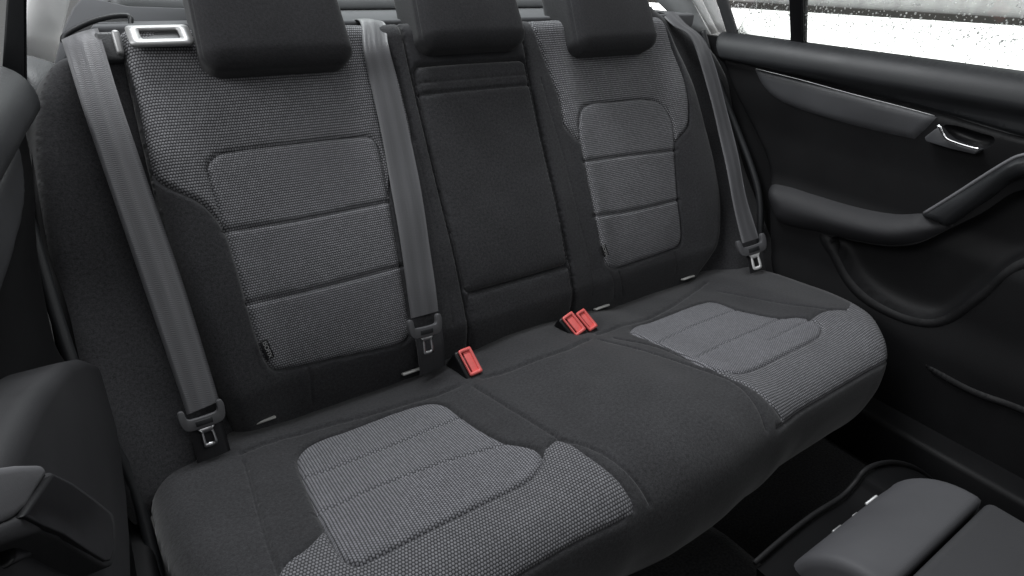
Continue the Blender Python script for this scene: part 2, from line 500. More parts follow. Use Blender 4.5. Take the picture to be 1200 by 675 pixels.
gL = (-.36, .3); gR = (.36, .3)
insL = trace(S_back, [(244, 200), (248, 187), (262, 179), (340, 169), (424, 160), (438, 163), (446, 180), (455, 230), (468, 310), (479, 380), (477, 396), (462, 405), (400, 418), (328, 433), (316, 428), (306, 408), (290, 355), (267, 275)], gL)
shoL = trace(S_back, [(147, 62), (160, 108), (174, 175), (184, 208), (205, 222), (228, 232), (244, 243), (300, 300), (440, 280), (460, 200), (476, 178), (483, 165), (474, 120), (462, 75)], gL)
shoL = [(-.562, VT+.01, 1), (-.564, .60)]+shoL[1:]+[(-.172, .60), (-.176, VT+.01, 1)]
insR = trace(S_back, [(679, 150), (681, 130), (691, 122), (720, 119), (765, 117), (778, 125), (789, 147), (791, 180), (795, 235), (799, 275), (796, 287), (785, 293), (750, 305), (722, 314), (712, 310), (707, 296), (697, 245), (686, 190)], gR)
shoR = trace(S_back, [(635, 55), (648, 92), (657, 118), (662, 146), (672, 158), (684, 172), (700, 230), (780, 220), (789, 172), (797, 160), (807, 146), (808, 125), (802, 92)], gR)
shoR = [(.168, VT+.01, 1), (.166, .60)]+shoR[1:]+[(.545, .56), (.535, VT+.01, 1)]
EL = [(-.565, VT, 1), (-.572, .52), (-.578, .38), (-.578, .24), (-.572, .10), (-.556, -.04, 1)]
ER = [(.548, VT, 1), (.588, .52), (.607, .42), (.617, .25), (.600, .10), (.560, .03), (.50, -.04, 1)]
def build_back(side):
    ins, sho, edge = (insL, shoL, EL) if side < 0 else (insR, shoR, ER)
    sg = side
    inner = sg*.1305
    ev = catmull(edge, 6)
    dom = np.vstack([ev, [[inner, -.04], [inner, VT]]]) if side > 0 else np.vstack([ev, [[inner, -.04], [inner, VT]]])
    lab = 'left backrest with grey knit panels and a silver release bezel on its shoulder' if side < 0 else 'right backrest with grey knit panels beside the far door'
    t = thing('rear_seat', lab, 'car seat', tuple(back_pt(sg*.36, 0, 0)), 'rear seat backrests')
    insP = catmull(ins, 6, True); shoP = catmull(sho, 6, True)
    # clip the shoulder panel to the backrest
    if side < 0: creases = [[(262, 271), (350, 258), (455, 236)], [(290, 356), (370, 338), (472, 311)]]
    else: creases = [[(685, 189), (730, 183), (792, 176)], [(697, 253), (740, 247), (796, 234)]]
    seams = [(insP, True, .005, .0027)]
    # black/grey seam: only the part of the outline inside the sheet
    q = resample(shoP, .004, True)
    msk = inside(q, dom) & (~inside(q, insP)) & (dist(q, insP, True) > .002)
    runs = []; cur = []
    for p, k in zip(q, msk):
        if k: cur.append(p)
        elif cur: runs.append(np.array(cur)); cur = []
    if cur: runs.append(np.array(cur))
    for r in runs:
        if len(r) > 4: seams.append((r, False, .006, .0028))
    for c in creases:
        c = catmull(trace(S_back, c, (sg*.36, .25)), 8)
        seams.append((c, False, .0065, .003))
    # stitch line along the inner wing and at the foot
    if side < 0:
        stl = [[(452, 60), (487, 170), (507, 250), (521, 320), (532, 384)], [(362, 432), (366, 470)]]
    else:
        stl = [[(634, 92), (660, 180), (680, 260), (692, 310), (694, 345)], [(716, 320), (720, 348)], [(725, 318), (730, 346)], [(791, 296), (792, 320)]]
    for s in stl: seams.append((catmull(trace(S_back, s, (sg*.2, .3)), 8), False, .0016, .0016))
    top = np.array([[sg*.70, VT], [inner, VT]]); inn = np.array([[inner, -.04], [inner, VT]])
    regions = [('side_bolster', 'black', None, 0, 1), ('shoulder_panel', 'shoulder', shoP, 0, .01), ('insert_panel', 'insert', insP, .004, .02)]
    sheet(t, S_back, dom, regions, seams, rolls=[(ev, .030), (top, .030), (inn, .009)], skirt=.07, flip=side > 0)
    return t
backL = build_back(-1); backR = build_back(1)

def plane_w(px, w):
    d = ray(px); t = (w-(CAM @ EW))/(d @ EW); return CAM+t*d
# foot tags of the child-seat anchors, stitched name tags
for par, us in ((backL, ((308, 493), (483, 435))), (backR, ((705, 360), (806, 325.5)))):
    for u in us:
        from_bm('anchor_trim', rbox(plane_w(u, .036), (.040, .0045, .012), .0018, (EU, EV, EW), 2), 'tag', par)
def text_mesh(name, body, size, mat, mtx, parent, ext=.0004):
    c = bpy.data.curves.new('t', 'FONT'); c.body = body; c.size = size; c.extrude = ext; c.align_x = 'CENTER'; c.align_y = 'CENTER'
    o = bpy.data.objects.new('t', c); COL.objects.link(o)
    dg = bpy.context.evaluated_depsgraph_get()
    me = bpy.data.meshes.new_from_object(o.evaluated_get(dg)); bpy.data.objects.remove(o)
    me.transform(mtx); me.materials.clear(); me.name = name
    return link(name, me, mat, parent)
def name_tag(par, p0, p1, g, writing):
    a = solve(S_back, np.array(p0, float), g); b = solve(S_back, np.array(p1, float), g)
    P, N = S_back(np.array([a, b])); d = P[1]-P[0]; Ln = np.linalg.norm(d); x = d/Ln
    n = unit(N.mean(0)); y = np.cross(n, x); c = P.mean(0)+n*.008
    o = from_bm('name_tag', rbox(c, (Ln, .0135, .0016), .0006, (x, y, n), 2), 'gloss', par)
    if writing: text_mesh('lettering', 'ISOFIX', .0095, 'print', frame(c+n*.0012, x, y, n), o)
name_tag(backL, (305.5, 399), (314.5, 420), (-.48, .1), True)
name_tag(backR, (704, 287), (708.5, 300), (.24, .1), True)

# middle section with the fold-down armrest
def build_middle():
    t = thing('folding_rear_seat', 'narrow plain black middle backrest with fold-down armrest, between the two knit backrests', 'car seat', tuple(back_pt(0, 0, 0)), 'rear seat backrests')
    hw = .128
    dom = np.array([[-hw, -.04], [hw, -.04], [hw, VT], [-hw, VT]])
    def on(u, v): return np.array([u, v])
    g = (0., .4)
    TL, TR = solve(S_back, np.array([485., 78]), g), solve(S_back, np.array([620., 69]), g)
    BL, BR = solve(S_back, np.array([547., 343]), (0, .15)), solve(S_back, np.array([674., 309]), (0, .15))
    vt = (TL[1]+TR[1])/2; vb = (BL[1]+BR[1])/2
    wtop = (TR[0]-TL[0])/2; wbot = (BR[0]-BL[0])/2
    C1 = solve(S_back, np.array([492., 113]), g)[1]; C1b = solve(S_back, np.array([629., 97]), g)[1]
    v1 = (C1+C1b)/2
    e = .1225
    def fil(a, b, c, d, r=.012):
        pts = []
        for (p, q, o) in ((d, a, b), (a, b, c), (b, c, d), (c, d, a)):
            p, q, o = map(np.array, (p, q, o))
            u1 = unit(p-q); u2 = unit(o-q)
            pts += [tuple(q+u1*r), tuple(q+(u1+u2)*r*.3), tuple(q+u2*r)]
        return catmull(pts, 4, True)
    arm = fil((-e, vb), (e, vb), (e, vt), (-e, vt))
    flap = [(-e, v1), (e, v1)]
    low = fil((-e, -.035), (e, -.035), (e, vb-.004), (-e, vb-.004), .008)
    seams = [(arm, True, .009, .0035), (np.array(flap), False, .006, .0032), (np.array([(-e, v1+.020), (e, v1+.020)]), False, .0022, .0022), (low, True, .005, .003)]
    reg = [('backrest_surround', 'black2', None, 0, 1), ('lower_panel', 'black', low, .003, .012), ('armrest', 'black', arm, .005, .014)]
    L = np.array([[-hw, -.04], [-hw, VT]]); Rr = np.array([[hw, -.04], [hw, VT]]); T = np.array([[-hw, VT], [hw, VT]])
    sheet(t, S_back, dom, reg, seams, rolls=[(L, .008), (Rr, .008), (T, .030)], skirt=.07)
    return t
backM = build_middle()

# headrests
def headrest(par, u, w0, vb, h, w, d, lean):
    """padded block with rounded edges, a seam round its front face"""
    bm = bmesh.new(); n = 44
    bmesh.ops.create_cube(bm, size=2)
    bmesh.ops.subdivide_edges(bm, edges=bm.edges[:], cuts=n, use_grid_fill=True)
    hx, hy, hz = w/2, h/2, d/2
    r = .028
    for v in bm.verts:
        p = np.array(v.co)
        # even out the spacing towards the edges
        p = np.sign(p)*np.abs(np.sin(p*pi/2))**.9 if False else p
        q = p*np.array([hx, hy, hz])
        k = np.clip(q, -np.array([hx-r, hy-r, hz-r]), np.array([hx-r, hy-r, hz-r]))
        e = q-k; L = np.linalg.norm(e)
        if L > 0: q = k+e/L*min(r, max(abs(e)))
        # front face gently bowed, narrower towards the top and the back
        bow = (1-(q[0]/hx)**2)*(1-(q[1]/hy)**2)
        q[2] += .006*bow*np.sign(q[2])
        q[0] *= 1-.05*(q[1]/hy)-.05*(1-(q[2]+hz)/d)
        gs = math.exp(-((q[2]-(hz-.017))/.0022)**2)
        gs *= float(sstep(np.array(q[1]), -hy+.012, -hy+.03))
        rad = unit(np.array([q[0], q[1], 0])+1e-9)
        q = q-rad*gs*.003
        v.co = q
    ax = (EU, unit(EV*math.cos(lean)-EW*math.sin(lean)), unit(EW*math.cos(lean)+EV*math.sin(lean)))
    c = back_pt(u, vb+h/2, w0-d/2)
    bmesh.ops.transform(bm, matrix=frame(c, *ax), verts=bm.verts)
    me_uv = bm.loops.layers.uv.new('UVMap')
    M4 = frame(c, *ax).inverted()
    for f in bm.faces:
        for l in f.loops:
            q = M4 @ l.vert.co; l[me_uv].uv = (q.x+q.z, q.y+q.z*.3)
    o = from_bm('headrest', bm, 'head', par)
    for s in (-1, 1):
        a = back_pt(u+s*.06, vb-.10, w0-d*.62); b = back_pt(u+s*.06, vb+.05, w0-d*.62)
        from_bm('post', tube([a, b], .006, 12), 'steel', o)
        from_bm('post_collar', tube([back_pt(u+s*.06, VT-.012, w0-d*.62), back_pt(u+s*.06, VT+.012, w0-d*.62)], .013, 16), 'trim', o)
    return o
headrest(backL, -.357, .094, .545, .19, .228, .125, .06)
headrest(backM, .0, .094, .560, .155, .222, .125, .06)
headrest(backR, .352, .094, .540, .19, .228, .125, .06)

# silver release bezel on the shoulder of the near backrest, and the belt outlet in its top
def ring_plate(outer, inner, depth):
    bm = bmesh.new(); n = len(outer); k = []
    for off in (np.zeros(3), depth):
        k.append([bm.verts.new(tuple(p+off)) for p in outer]); k.append([bm.verts.new(tuple(p+off)) for p in inner])
    for i in range(n):
        j = (i+1) % n
        bm.faces.new((k[0][i], k[0][j], k[1][j], k[1][i])); bm.faces.new((k[2][i], k[2][j], k[3][j], k[3][i]))
        bm.faces.new((k[0][i], k[0][j], k[2][j], k[2][i])); bm.faces.new((k[1][i], k[1][j], k[3][j], k[3][i]))
    ed = [e for e in bm.edges if len(e.link_faces) == 2 and e.calc_face_angle(0) > .9]
    bmesh.ops.bevel(bm, geom=ed, offset=float(np.linalg.norm(depth))*.3, segments=2, affect='EDGES', profile=.5, clamp_overlap=True)
    return bm
def rrect(c, x, y, a, b, r, n=5):
    out = []
    for sx, sy, t0 in ((1, 1, 0), (-1, 1, pi/2), (-1, -1, pi), (1, -1, 3*pi/2)):
        for i in range(n):
            t = t0+pi/2*i/(n-1)
            out.append(np.asarray(c)+x*(sx*(a-r)+r*math.cos(t))+y*(sy*(b-r)+r*math.sin(t)))
    return out
def bezel(par, cx, a, b, tilt, v=VT-.010, w=.032):
    c = back_pt(cx, v, w)
    y = unit(EV*math.cos(tilt)-EW*math.sin(tilt)); n = unit(EW*math.cos(tilt)+EV*math.sin(tilt))
    o = from_bm('release_bezel', ring_plate(rrect(c, EU, y, a, b, .007), rrect(c+n*.001, EU, y, a-.016, b-.009, .004), n*.006), 'silver', par)
    from_bm('release_lever', rbox(c-n*.003+y*.001, (2*a-.030, 2*b-.014, .006), .002, (EU, y, n), 3), 'pillarlow', o)
    return o
bezel(backL, -.516, .0415, .021, .62, .607, .052)

# ------------------------------------------------------------------ cushion
prof = np.array([(.045, -.012), (.0, .002), (-.05, .018), (-.12, .030), (-.22, .045), (-.33, .062), (-.41, .068), (-.455, .063), (-.487, .043), (-.503, .010), (-.502, -.038), (-.485, -.10), (-.440, -.185)])
pc = catmull([tuple(p) for p in prof], 10)
ps = np.r_[0, np.cumsum(np.linalg.norm(np.diff(pc, axis=0), axis=1))]
def s_of_y(y):
    k = len([1 for p in pc if p[0] > -.485]); return float(np.interp(-y, -pc[:k, 0], ps[:k]))
def S_cush(uv):
    uv = np.asarray(uv, float); u, s = uv[:, 0], uv[:, 1]
    s0 = np.clip(s, 0, ps[-1])
    y = np.interp(s0, ps, pc[:, 0]); z = np.interp(s0, ps, pc[:, 1])
    e = .004
    dy = np.interp(s0+e, ps, pc[:, 0])-np.interp(s0-e, ps, pc[:, 0]); dz = np.interp(s0+e, ps, pc[:, 1])-np.interp(s0-e, ps, pc[:, 1])
    L = np.hypot(dy, dz)+1e-9; ny, nz = dz/L, -dy/L
    a = np.abs(u); x = np.abs(a-.36)
    h = .012*sstep(x, .10, .20)-.006+.010*sstep(-a, -.15, -.03)
    P = np.stack([u, y+ny*h, z+nz*h], 1); N = np.stack([np.zeros_like(u), ny, nz], 1)
    return P, N
def build_cushion():
    t = thing('seat_bench', 'wide black bench cushion with two grey knit seats, below the three backrests', 'car seat', (0, -.2, 0))
    s_end = float(ps[-1]); sf = s_of_y(-.33)
    dom = catmull([(-.692, .0, 1), (.690, 0, 1), (.695, .12), (.690, s_of_y(-.20)), (.668, s_of_y(-.32)), (.635, s_of_y(-.40)), (.585, s_of_y(-.455)), (.55, s_of_y(-.48)+.02), (.53, s_of_y(-.48)+.06), (.515, s_end, 1), (-.515, s_end, 1), (-.55, s_of_y(-.48)+.06), (-.585, s_of_y(-.46)), (-.635, s_of_y(-.40)), (-.668, s_of_y(-.32)), (-.689, s_of_y(-.2)), (-.692, .12)], 6, True)
    g0, g1 = (-.37, .3), (.37, .3)
    insL = trace(S_cush, [(348, 542), (352, 530), (368, 519), (400, 507), (450, 488), (497, 473), (520, 474), (538, 486), (563, 503), (593, 518), (622, 523), (634, 531), (635, 541), (628, 554), (609, 568), (520, 612), (437, 653), (421, 660), (408, 658), (395, 645), (378, 615), (362, 580)], g0)
    # grey front: round the front edge
    shoL = trace(S_cush, [(378, 614), (500, 560), (630, 540), (642, 523), (656, 515), (690, 535), (718, 556), (736, 578), (743, 597)], g0)
    shoL2 = trace(S_cush, [(380, 617), (372, 628), (356, 643), (333, 662)], g0)
    ufl = shoL[-1]
    shoR = trace(S_cush, [(826, 428), (850, 440), (880, 454), (902, 472), (917, 492)], g1)
    shoRo = trace(S_cush, [(992, 363), (970, 363), (950, 374), (900, 400)], g1)
    s_lo = max(ufl[1], shoR[-1][1])+.004
    sL = [tuple(p) for p in shoL]+[(-.17, s_lo, 1), (-.57, s_lo, 1), (-.585, shoL2[-1][1]+.03)]+[tuple(p) for p in shoL2[::-1]]
    sL[0] = sL[0]+(1,) if len(sL[0]) == 2 else sL[0]
    sR = [tuple(p) for p in shoR]+[(.165, s_lo, 1), (.62, s_lo, 1), (.66, s_of_y(-.38)), (.655, s_of_y(-.335), 1)]+[tuple(p) for p in shoRo]
    insR = trace(S_cush, [(739, 388), (750, 380), (790, 366), (828, 354), (842, 355), (862, 362), (890, 369), (913, 373), (938, 372), (957, 378), (963, 386), (957, 395), (920, 414), (884, 432), (866, 437), (846, 435), (826, 429), (790, 410), (760, 398)], g1)
    iL, iR, pL, pR = [catmull(p, 6, True) for p in (insL, insR, sL, sR)]
    seams = [(iL, True, .0052, .0026), (iR, True, .0052, .0026)]
    for pts in (shoL[3:], shoL2, shoR, shoRo): seams.append((catmull([p[:2] for p in pts], 8), False, .003, .0026))
    seams.append((np.array([(-.57, s_lo), (-.17, s_lo)]), False, .003, .0026)); seams.append((np.array([(.165, s_lo), (.57, s_lo)]), False, .003, .0026))
    def ln(px, g, d=.004, w=.003, n=8):
        seams.append((catmull(trace(S_cush, px, g), n), False, d, w))
    # creases of the inserts
    ln([(357, 560), (400, 546), (470, 519), (540, 489)], g0, .0036, .0023)
    ln([(368, 602), (430, 577), (510, 546), (593, 519)], g0, .0036, .0023)
    ln([(772, 401), (800, 388), (840, 372), (863, 363)], g1, .0036, .0023)
    ln([(818, 419), (840, 408), (880, 390), (913, 374)], g1, .0036, .0023)
    # rear roll of the cushion
    ln([(283, 530), (350, 508), (430, 486), (500, 465), (538, 451)], g0, .005, .004)
    ln([(566, 442), (610, 428), (660, 410), (690, 397)], (0, .2), .005, .004)
    ln([(700, 391), (740, 378), (790, 357), (818, 338), (828, 330)], g1, .005, .004)
    # lines between the places
    ln([(556, 452), (600, 479), (656, 514)], (-.2, .25), .005, .0024)
    ln([(656, 514), (700, 528), (735, 552), (754, 575), (762, 590)], (-.16, .4), .004, .0022)
    ln([(720, 396), (770, 406), (825, 430)], (.15, .3), .004, .0022)
    ln([(700, 397), (760, 412), (820, 432), (860, 448), (886, 474), (898, 503)], (.15, .3), .004, .0022)
    ln([(286, 540), (297, 580), (311, 630), (326, 672)], (-.57, .2), .005, .0024)
    ln([(842, 341), (880, 348), (930, 357), (975, 363)], (.55, .25), .003, .0024)
    reg = [('cushion_cover', 'seatblack', None, 0, 1), ('front_panel', 'csho', pL, 0, .01), ('front_panel', 'csho', pR, 0, .01), ('insert_panel', 'cins', iL, .003, .025), ('insert_panel', 'cins', iR, .003, .025)]
    i0 = next(i for i, p in enumerate(dom) if abs(p[0]-.69) < .002 and p[1] < .01)
    right = np.array([p for p in dom if p[0] > .51 and p[1] >= 0]); left = np.array([p for p in dom if p[0] < -.51])
    left = left[np.argsort(-left[:, 1])]; right = right[np.argsort(right[:, 1])]
    sheet(t, S_cush, dom, reg, seams, rolls=[(right, .045), (left, .045)], skirt=.06, flip=True)
    from_bm('bench_base', rbox((0, -.16, -.19), (1.10, .40, .18), .03, None, 4), 'trimdark', t)
    return t
cushion = build_cushion()

# ------------------------------------------------------------------ fixed bolsters beside the backrests
def build_side(sg):
    lab = 'tall black padded side bolster between the left door and left backrest' if sg < 0 else 'slim black padded side bolster between right backrest and right door'
    t = thing('seat_side_bolster', lab, 'bolster', tuple(back_pt(sg*.66, 0, 0)), 'side bolsters of the rear seat')
    def bw2(uv):
        v = uv[:, 1]; a = np.abs(uv[:, 0])
        return .018+.060*sstep(-v, -.30, .02)*sstep(a, .555, .63)+.022*sstep(a, .62, .72)
    def S(uv):
        uv = np.asarray(uv, float); w = bw2(uv)
        P = uv[:, :1]*EU+uv[:, 1:]*EV+w[:, None]*EW
        e = 1e-3; dv = (bw2(uv+[0, e])-w)/e; du = (bw2(uv+[e, 0])-w)/e
        N = EW-dv[:, None]*EV-du[:, None]*EU
        return P, N/np.linalg.norm(N, axis=1)[:, None]
    if sg < 0:
        out = trace(S, [(70, 66), (57, 92), (47, 140), (46, 200), (53, 300), (70, 400), (100, 500), (140, 590), (160, 622)], (-.65, .55))
        out = [(-.552, .600, 1), (-.61, .606)]+out+trace(S, [(192, 603), (240, 560)], (-.65, .0))+[(-.53, -.05, 1)]
        roll = out[1:-1]
    else:
        out = trace(S, [(812, 36), (842, 60), (862, 100), (884, 150), (902, 215), (916, 280), (926, 330)], (.6, .5))
        out = [(.53, .655, 1), (.56, .66)]+out+[(out[-1][0]-.01, -.06), (.49, -.08, 1)]
        roll = out[1:-2]
    dom = catmull(out, 6, True)
    rl = catmull([p[:2] for p in roll], 6)
    seams = []
    sheet(t, S, dom, [('padding', 'black', None, 0, 1)], seams, grid=.008, rolls=[(rl, .03)], skirt=.08, flip=sg > 0)
    return t
sideL = build_side(-1); sideR = build_side(1)

# ------------------------------------------------------------------ belts
def belt_rows(rows, parent, name='webbing', thick=.0013):
    """rows: (left point, right point) down the belt"""
    L = curve3([r[0] for r in rows], 10); Rr = curve3([r[1] for r in rows], 10)
    n = len(L); K = 9; V = []; UV = []; F = []
    s = np.r_[0, np.cumsum(np.linalg.norm(np.diff((L+Rr)/2, axis=0), axis=1))]
    for side in (0, 1):
        for i in range(n):
            t = unit(L[min(i+1, n-1)]-L[max(i-1, 0)]); nn = unit(np.cross(t, Rr[i]-L[i]))
            if nn @ (CAM*0+np.array([0, -.7, .7])) < 0: nn = -nn
            for k in range(K):
                f = k/(K-1); V.append(L[i]*(1-f)+Rr[i]*f+nn*(thick*(.5-side)+.0012*math.sin(f*pi)+.0016*math.sin(s[i]*23+f*2.3)*math.sin(s[i]*9+1))); UV.append((f, s[i]))
    def id(side, i, k): return side*n*K+i*K+k
    for i in range(n-1):
        for k in range(K-1):
            F.append((id(0, i, k), id(0, i+1, k), id(0, i+1, k+1), id(0, i, k+1))); F.append((id(1, i, k), id(1, i, k+1), id(1, i+1, k+1), id(1, i+1, k)))
        for k in (0, K-1): F.append((id(0, i, k), id(1, i, k), id(1, i+1, k), id(0, i+1, k)))
    return mesh(name, V, F, 'webbing', parent, uvs=UV)
def tongue(par, c, x, y, n, s=1., mat='steel'):
    """belt tongue: x across, y up the belt, n out of it"""
    out = [(-.034, .018), (-.026, .018), (-.0235, .004), (-.018, .001), (.018, .001), (.0235, .004), (.026, .018), (.034, .018), (.035, .0), (.030, -.014), (.018, -.018), (-.018, -.018), (-.030, -.014), (-.035, 0)]
    pts = [c+x*a*s+y*b*s for a, b in catmull(out, 3, True)]
    o = from_bm('tongue', prism([p-n*.005 for p in pts], n*.010, .0025), 'tongue', par)
    from_bm('tongue_grip', rbox(c+y*-.0085*s+n*.0055, (.026*s, .009*s, .002), .0008, (x, y, n), 2), 'trim', o)
    def q(a, b): return c+x*a*s+y*b*s
    outer = [q(*p) for p in catmull([(-.015, -.016), (-.010, -.022), (-.0105, -.030), (-.011, -.047), (-.008, -.052), (.008, -.052), (.011, -.047), (.0105, -.030), (.010, -.022), (.015, -.016), (.0075, -.0165), (-.0075, -.0165)], 3, True)]
    k = len(outer)
    inner = []
    cc = q(0, -.0365)
    for p in outer:     # slot: the outline drawn onto a rectangle about its middle
        d = p-cc; a, b = d @ x, d @ y
        m = max(abs(a)/(.0058*s), abs(b)/(.0095*s)); inner.append(cc+(x*a+y*b)/m)
    from_bm('tongue_plate', ring_plate(outer, inner, n*.0025), mat, o)
    return o
def belt_thing(label, loc):
    return thing('seat_belt', label, 'seat belt', tuple(loc), 'rear seat belts')

# near belt
t = belt_thing('leftmost grey seat belt, running from the shelf slot down beside the left door', plane_w((100, 50), .05))
pl = [(72, 47), (77, 62), (97, 128), (130, 225), (170, 342), (207, 450), (219, 486)]
pr = [(115, 34), (119, 46), (141, 118), (174, 215), (214, 330), (247, 436), (257, 470)]
ws = [.008, .034, .060, .070, .078, .086, .088]
belt_rows([(plane_w(a, w), plane_w(b, w)) for a, b, w in zip(pl, pr, ws)], t)
belt_rows([(plane_w(a, w), plane_w(b, w)) for a, b, w in (((219, 492), (257, 478), .083), ((228, 528), (266, 512), .083), ((238, 570), (276, 548), .078))], t, 'webbing_end').data.materials[0] = M['black2']
P0 = plane_w((237.5, 488), .094)
y = unit(plane_w((230, 455), .094)-plane_w((247, 512), .094)); x = unit(plane_w((262, 478), .094)-plane_w((212, 497), .094)); n = unit(np.cross(x, y)); x = np.cross(y, n)
tongue(t, P0, x, y, n, .86)
# middle belt over the near backrest
t = belt_thing('middle grey seat belt draped over the inner edge of the left backrest', back_pt(-.19, .62, .03))
rows = []
rows.append((back_pt(-.190, .655, -.035), back_pt(-.143, .655, -.035)))
rows.append((back_pt(-.194, .646, -.006), back_pt(-.146, .645, -.006)))
rows.append((back_pt(-.197, .627, .030), back_pt(-.150, .626, .030)))
for a, b, w in (((423, 62), (453, 54), .010), ((432, 100), (463, 93), .008), ((447, 170), (479, 162), .008), ((462, 250), (494, 242), .008), ((475, 330), (506, 322), .009), ((481, 372), (511, 364), .009)):
    r = []
    for q in (a, b):
        uv = solve(S_back, np.array(q, float), (-.19, .4)); P, N = S_back(uv[None]); r.append(P[0]+N[0]*w)
    rows.append(tuple(r))
belt_rows(rows, t)
mid = (rows[-1][0]+rows[-1][1])/2
P0 = plane_w((498, 383), .088); y = unit(rows[-2][0]-rows[-1][0]); x = unit(rows[-1][1]-rows[-1][0]); n = unit(np.cross(x, y)); x = np.cross(y, n)
tongue(t, P0, x, y, n, .93)
e0 = [plane_w(q, .062) for q in ((484, 385), (516, 376), (492, 440), (522, 428))]
belt_rows([(e0[0], e0[1]), ((e0[0]+e0[2])/2+EW*.004, (e0[1]+e0[3])/2+EW*.004), (e0[2], e0[3])], t, 'webbing_end').data.materials[0] = M['black2']
# far belt
t = belt_thing('rightmost grey seat belt with a shiny white tongue, hanging beside the right door', plane_w((805, 40), .05))
pl = [(778, 20), (789, 31), (812, 50), (833, 117), (848, 180), (858, 235), (870, 285)]
pr = [(790, 14), (803, 27), (829, 52), (850, 122), (864, 180), (875, 232), (889, 279)]
ws = [.012, .034, .055, .072, .088, .104, .120]
belt_rows([(plane_w(a, w), plane_w(b, w)) for a, b, w in zip(pl, pr, ws)], t)
belt_rows([(plane_w(a, w), plane_w(b, w)) for a, b, w in (((872, 290), (892, 285), .116), ((877, 312), (897, 308), .116), ((880, 330), (902, 326), .112))], t, 'webbing_end').data.materials[0] = M['black2']
P0 = plane_w((881, 288), .128); y = unit(plane_w((872, 240), .128)-plane_w((884, 300), .128)); x = unit(plane_w((897, 280), .128)-plane_w((865, 292), .128)); n = unit(np.cross(x, y)); x = np.cross(y, n)
n = unit(n+.55*unit(CAM-P0)); y = unit(y-n*(y @ n)); x = np.cross(y, n)
tongue(t, P0, x, y, n, 1.12, 'glare')

# buckles
def buckle(label, px, w, ang, lean=0., wd=.021, ht=.044):
    c = plane_w(px, w)
    n = unit(EW*.86+EV*.5); ey = unit(EV*.86-EW*.5)
    x = unit(EU*math.cos(ang)+ey*math.sin(ang)); y = unit(-EU*math.sin(ang)+ey*math.cos(ang))
    x, n = unit(x*math.cos(lean)+n*math.sin(lean)), unit(n*math.cos(lean)-x*math.sin(lean))
    t = thing('seat_belt_buckle', label, 'buckle', tuple(c-n*.03), 'belt buckles')
    hb = rbox(c-n*.0345-y*.003-x*.002, (wd+.010, ht+.012, .060), .006, (x, y, n), 4)
    from_bm('buckle_housing', hb, 'gloss', t)
    a, b = wd/2, ht/2
    o = from_bm('release_button', ring_plate(rrect(c-n*.003, x, y, a, b, .003), rrect(c-n*.003-x*.0012, x, y, a-.0035, b-.006, .002), n*.006), 'red', t)
    from_bm('button_face', rbox(c-n*.0025+x*.0025, (wd-.010, ht-.012, .005), .001, (x, y, n), 2), 'red', o)
    from_bm('button_slot', rbox(c-n*.004-x*.004, (wd-.012, ht-.013, .003), .0005, (x, y, n), 1), 'reddark', o)
    return t
buckle('single red-topped buckle standing alone in the gap under the middle backrest', (551, 423.5), .108, .04, 0., .025, .052)
buckle('left one of the paired red buckles, touching the right-hand one', (672.5, 379.5), .110, .22, .22, .026, .047)
buckle('right one of the paired red buckles, nearer the right knit seat', (687.5, 375), .112, .22, -.12, .025, .046)

# ------------------------------------------------------------------ doors
XD = .70
def S_door(uv):
    uv = np.asarray(uv, float); y, z = uv[:, 0], uv[:, 1]
    h = np.zeros(len(uv))
    r = .046
    tz = np.clip(z-.505, 0, r)
    h += .022*sstep(z, .478, .500)-(r-np.sqrt(np.maximum(r*r-tz*tz, 0)))     # padded top rail, rolling out to the glass
    h -= .012*sstep(-z, -.45, -.33)*sstep(z, .20, .26)
    h += .012*sstep(-z, -.10, .0)
    x = XD-h
    e = 1e-3
    P = np.stack([x, y, z], 1); N = np.tile([-1., 0, 0], (len(uv), 1))
    return P, N
def dpx(pts, g=(-.2, .3)): return trace(S_door, pts, g)
ZT = .550
rear_edge = [(.186, ZT, 1), (.150, .480), (.06, .37), (-.02, .28), (-.055, .20), (-.085, .10), (-.115, .03), (-.17, -.03), (-.27, -.11), (-.36, -.165, 1)]
rail = catmull([(.186, ZT, 1)]+dpx([(848, 71, 1), (940, 92), (1097, 132), (1200, 162)])+[(-1.2, .460, 1), (-1.2, ZT, 1)], 5, True)
decor = catmull(dpx([(884, 81, 1), (980, 106), (1098, 137, 1), (1087, 149), (1072, 163, 1), (1030, 154), (987, 143), (935, 127), (908, 114), (893, 98)]), 6, True)
arm = catmull(dpx([(902, 219), (920, 218), (950, 227), (1005, 243), (1050, 251), (1080, 250, 1), (1118, 264, 1), (1100, 274), (1075, 284), (1040, 287), (1000, 281), (960, 272), (915, 261), (905, 245)]), 5, True)
rim = catmull(dpx([(974, 279), (983, 300), (996, 324), (1016, 345), (1042, 361), (1068, 371), (1092, 374), (1114, 366), (1150, 340), (1200, 302)])+[(-.75, .37, 1), (-.78, .34, 1)]+dpx([(1200, 315), (1155, 350), (1118, 377), (1093, 384), (1064, 380), (1036, 369), (1008, 352), (988, 330), (972, 300), (960, 276)]), 5, True)
pocket = catmull(dpx([(974, 279), (983, 300), (996, 324), (1016, 345), (1042, 361), (1068, 371), (1092, 374), (1114, 366), (1150, 340), (1200, 302)])+[(-.75, .37, 1), (-.75, .44, 1)]+dpx([(1200, 222), (1150, 250), (1113, 268), (1075, 285.5), (1040, 288.5), (1000, 282.5)]), 5, True)
hcup = catmull(dpx([(1108, 146), (1150, 156), (1166, 164), (1150, 176), (1118, 166), (1106, 156)]), 6, True)
low = catmull(dpx([(1085, 427), (1140, 455), (1200, 477)])+[(-.95, -.01, 1), (-.95, -.035, 1)]+dpx([(1200, 486), (1140, 464), (1088, 434)]), 5, True)
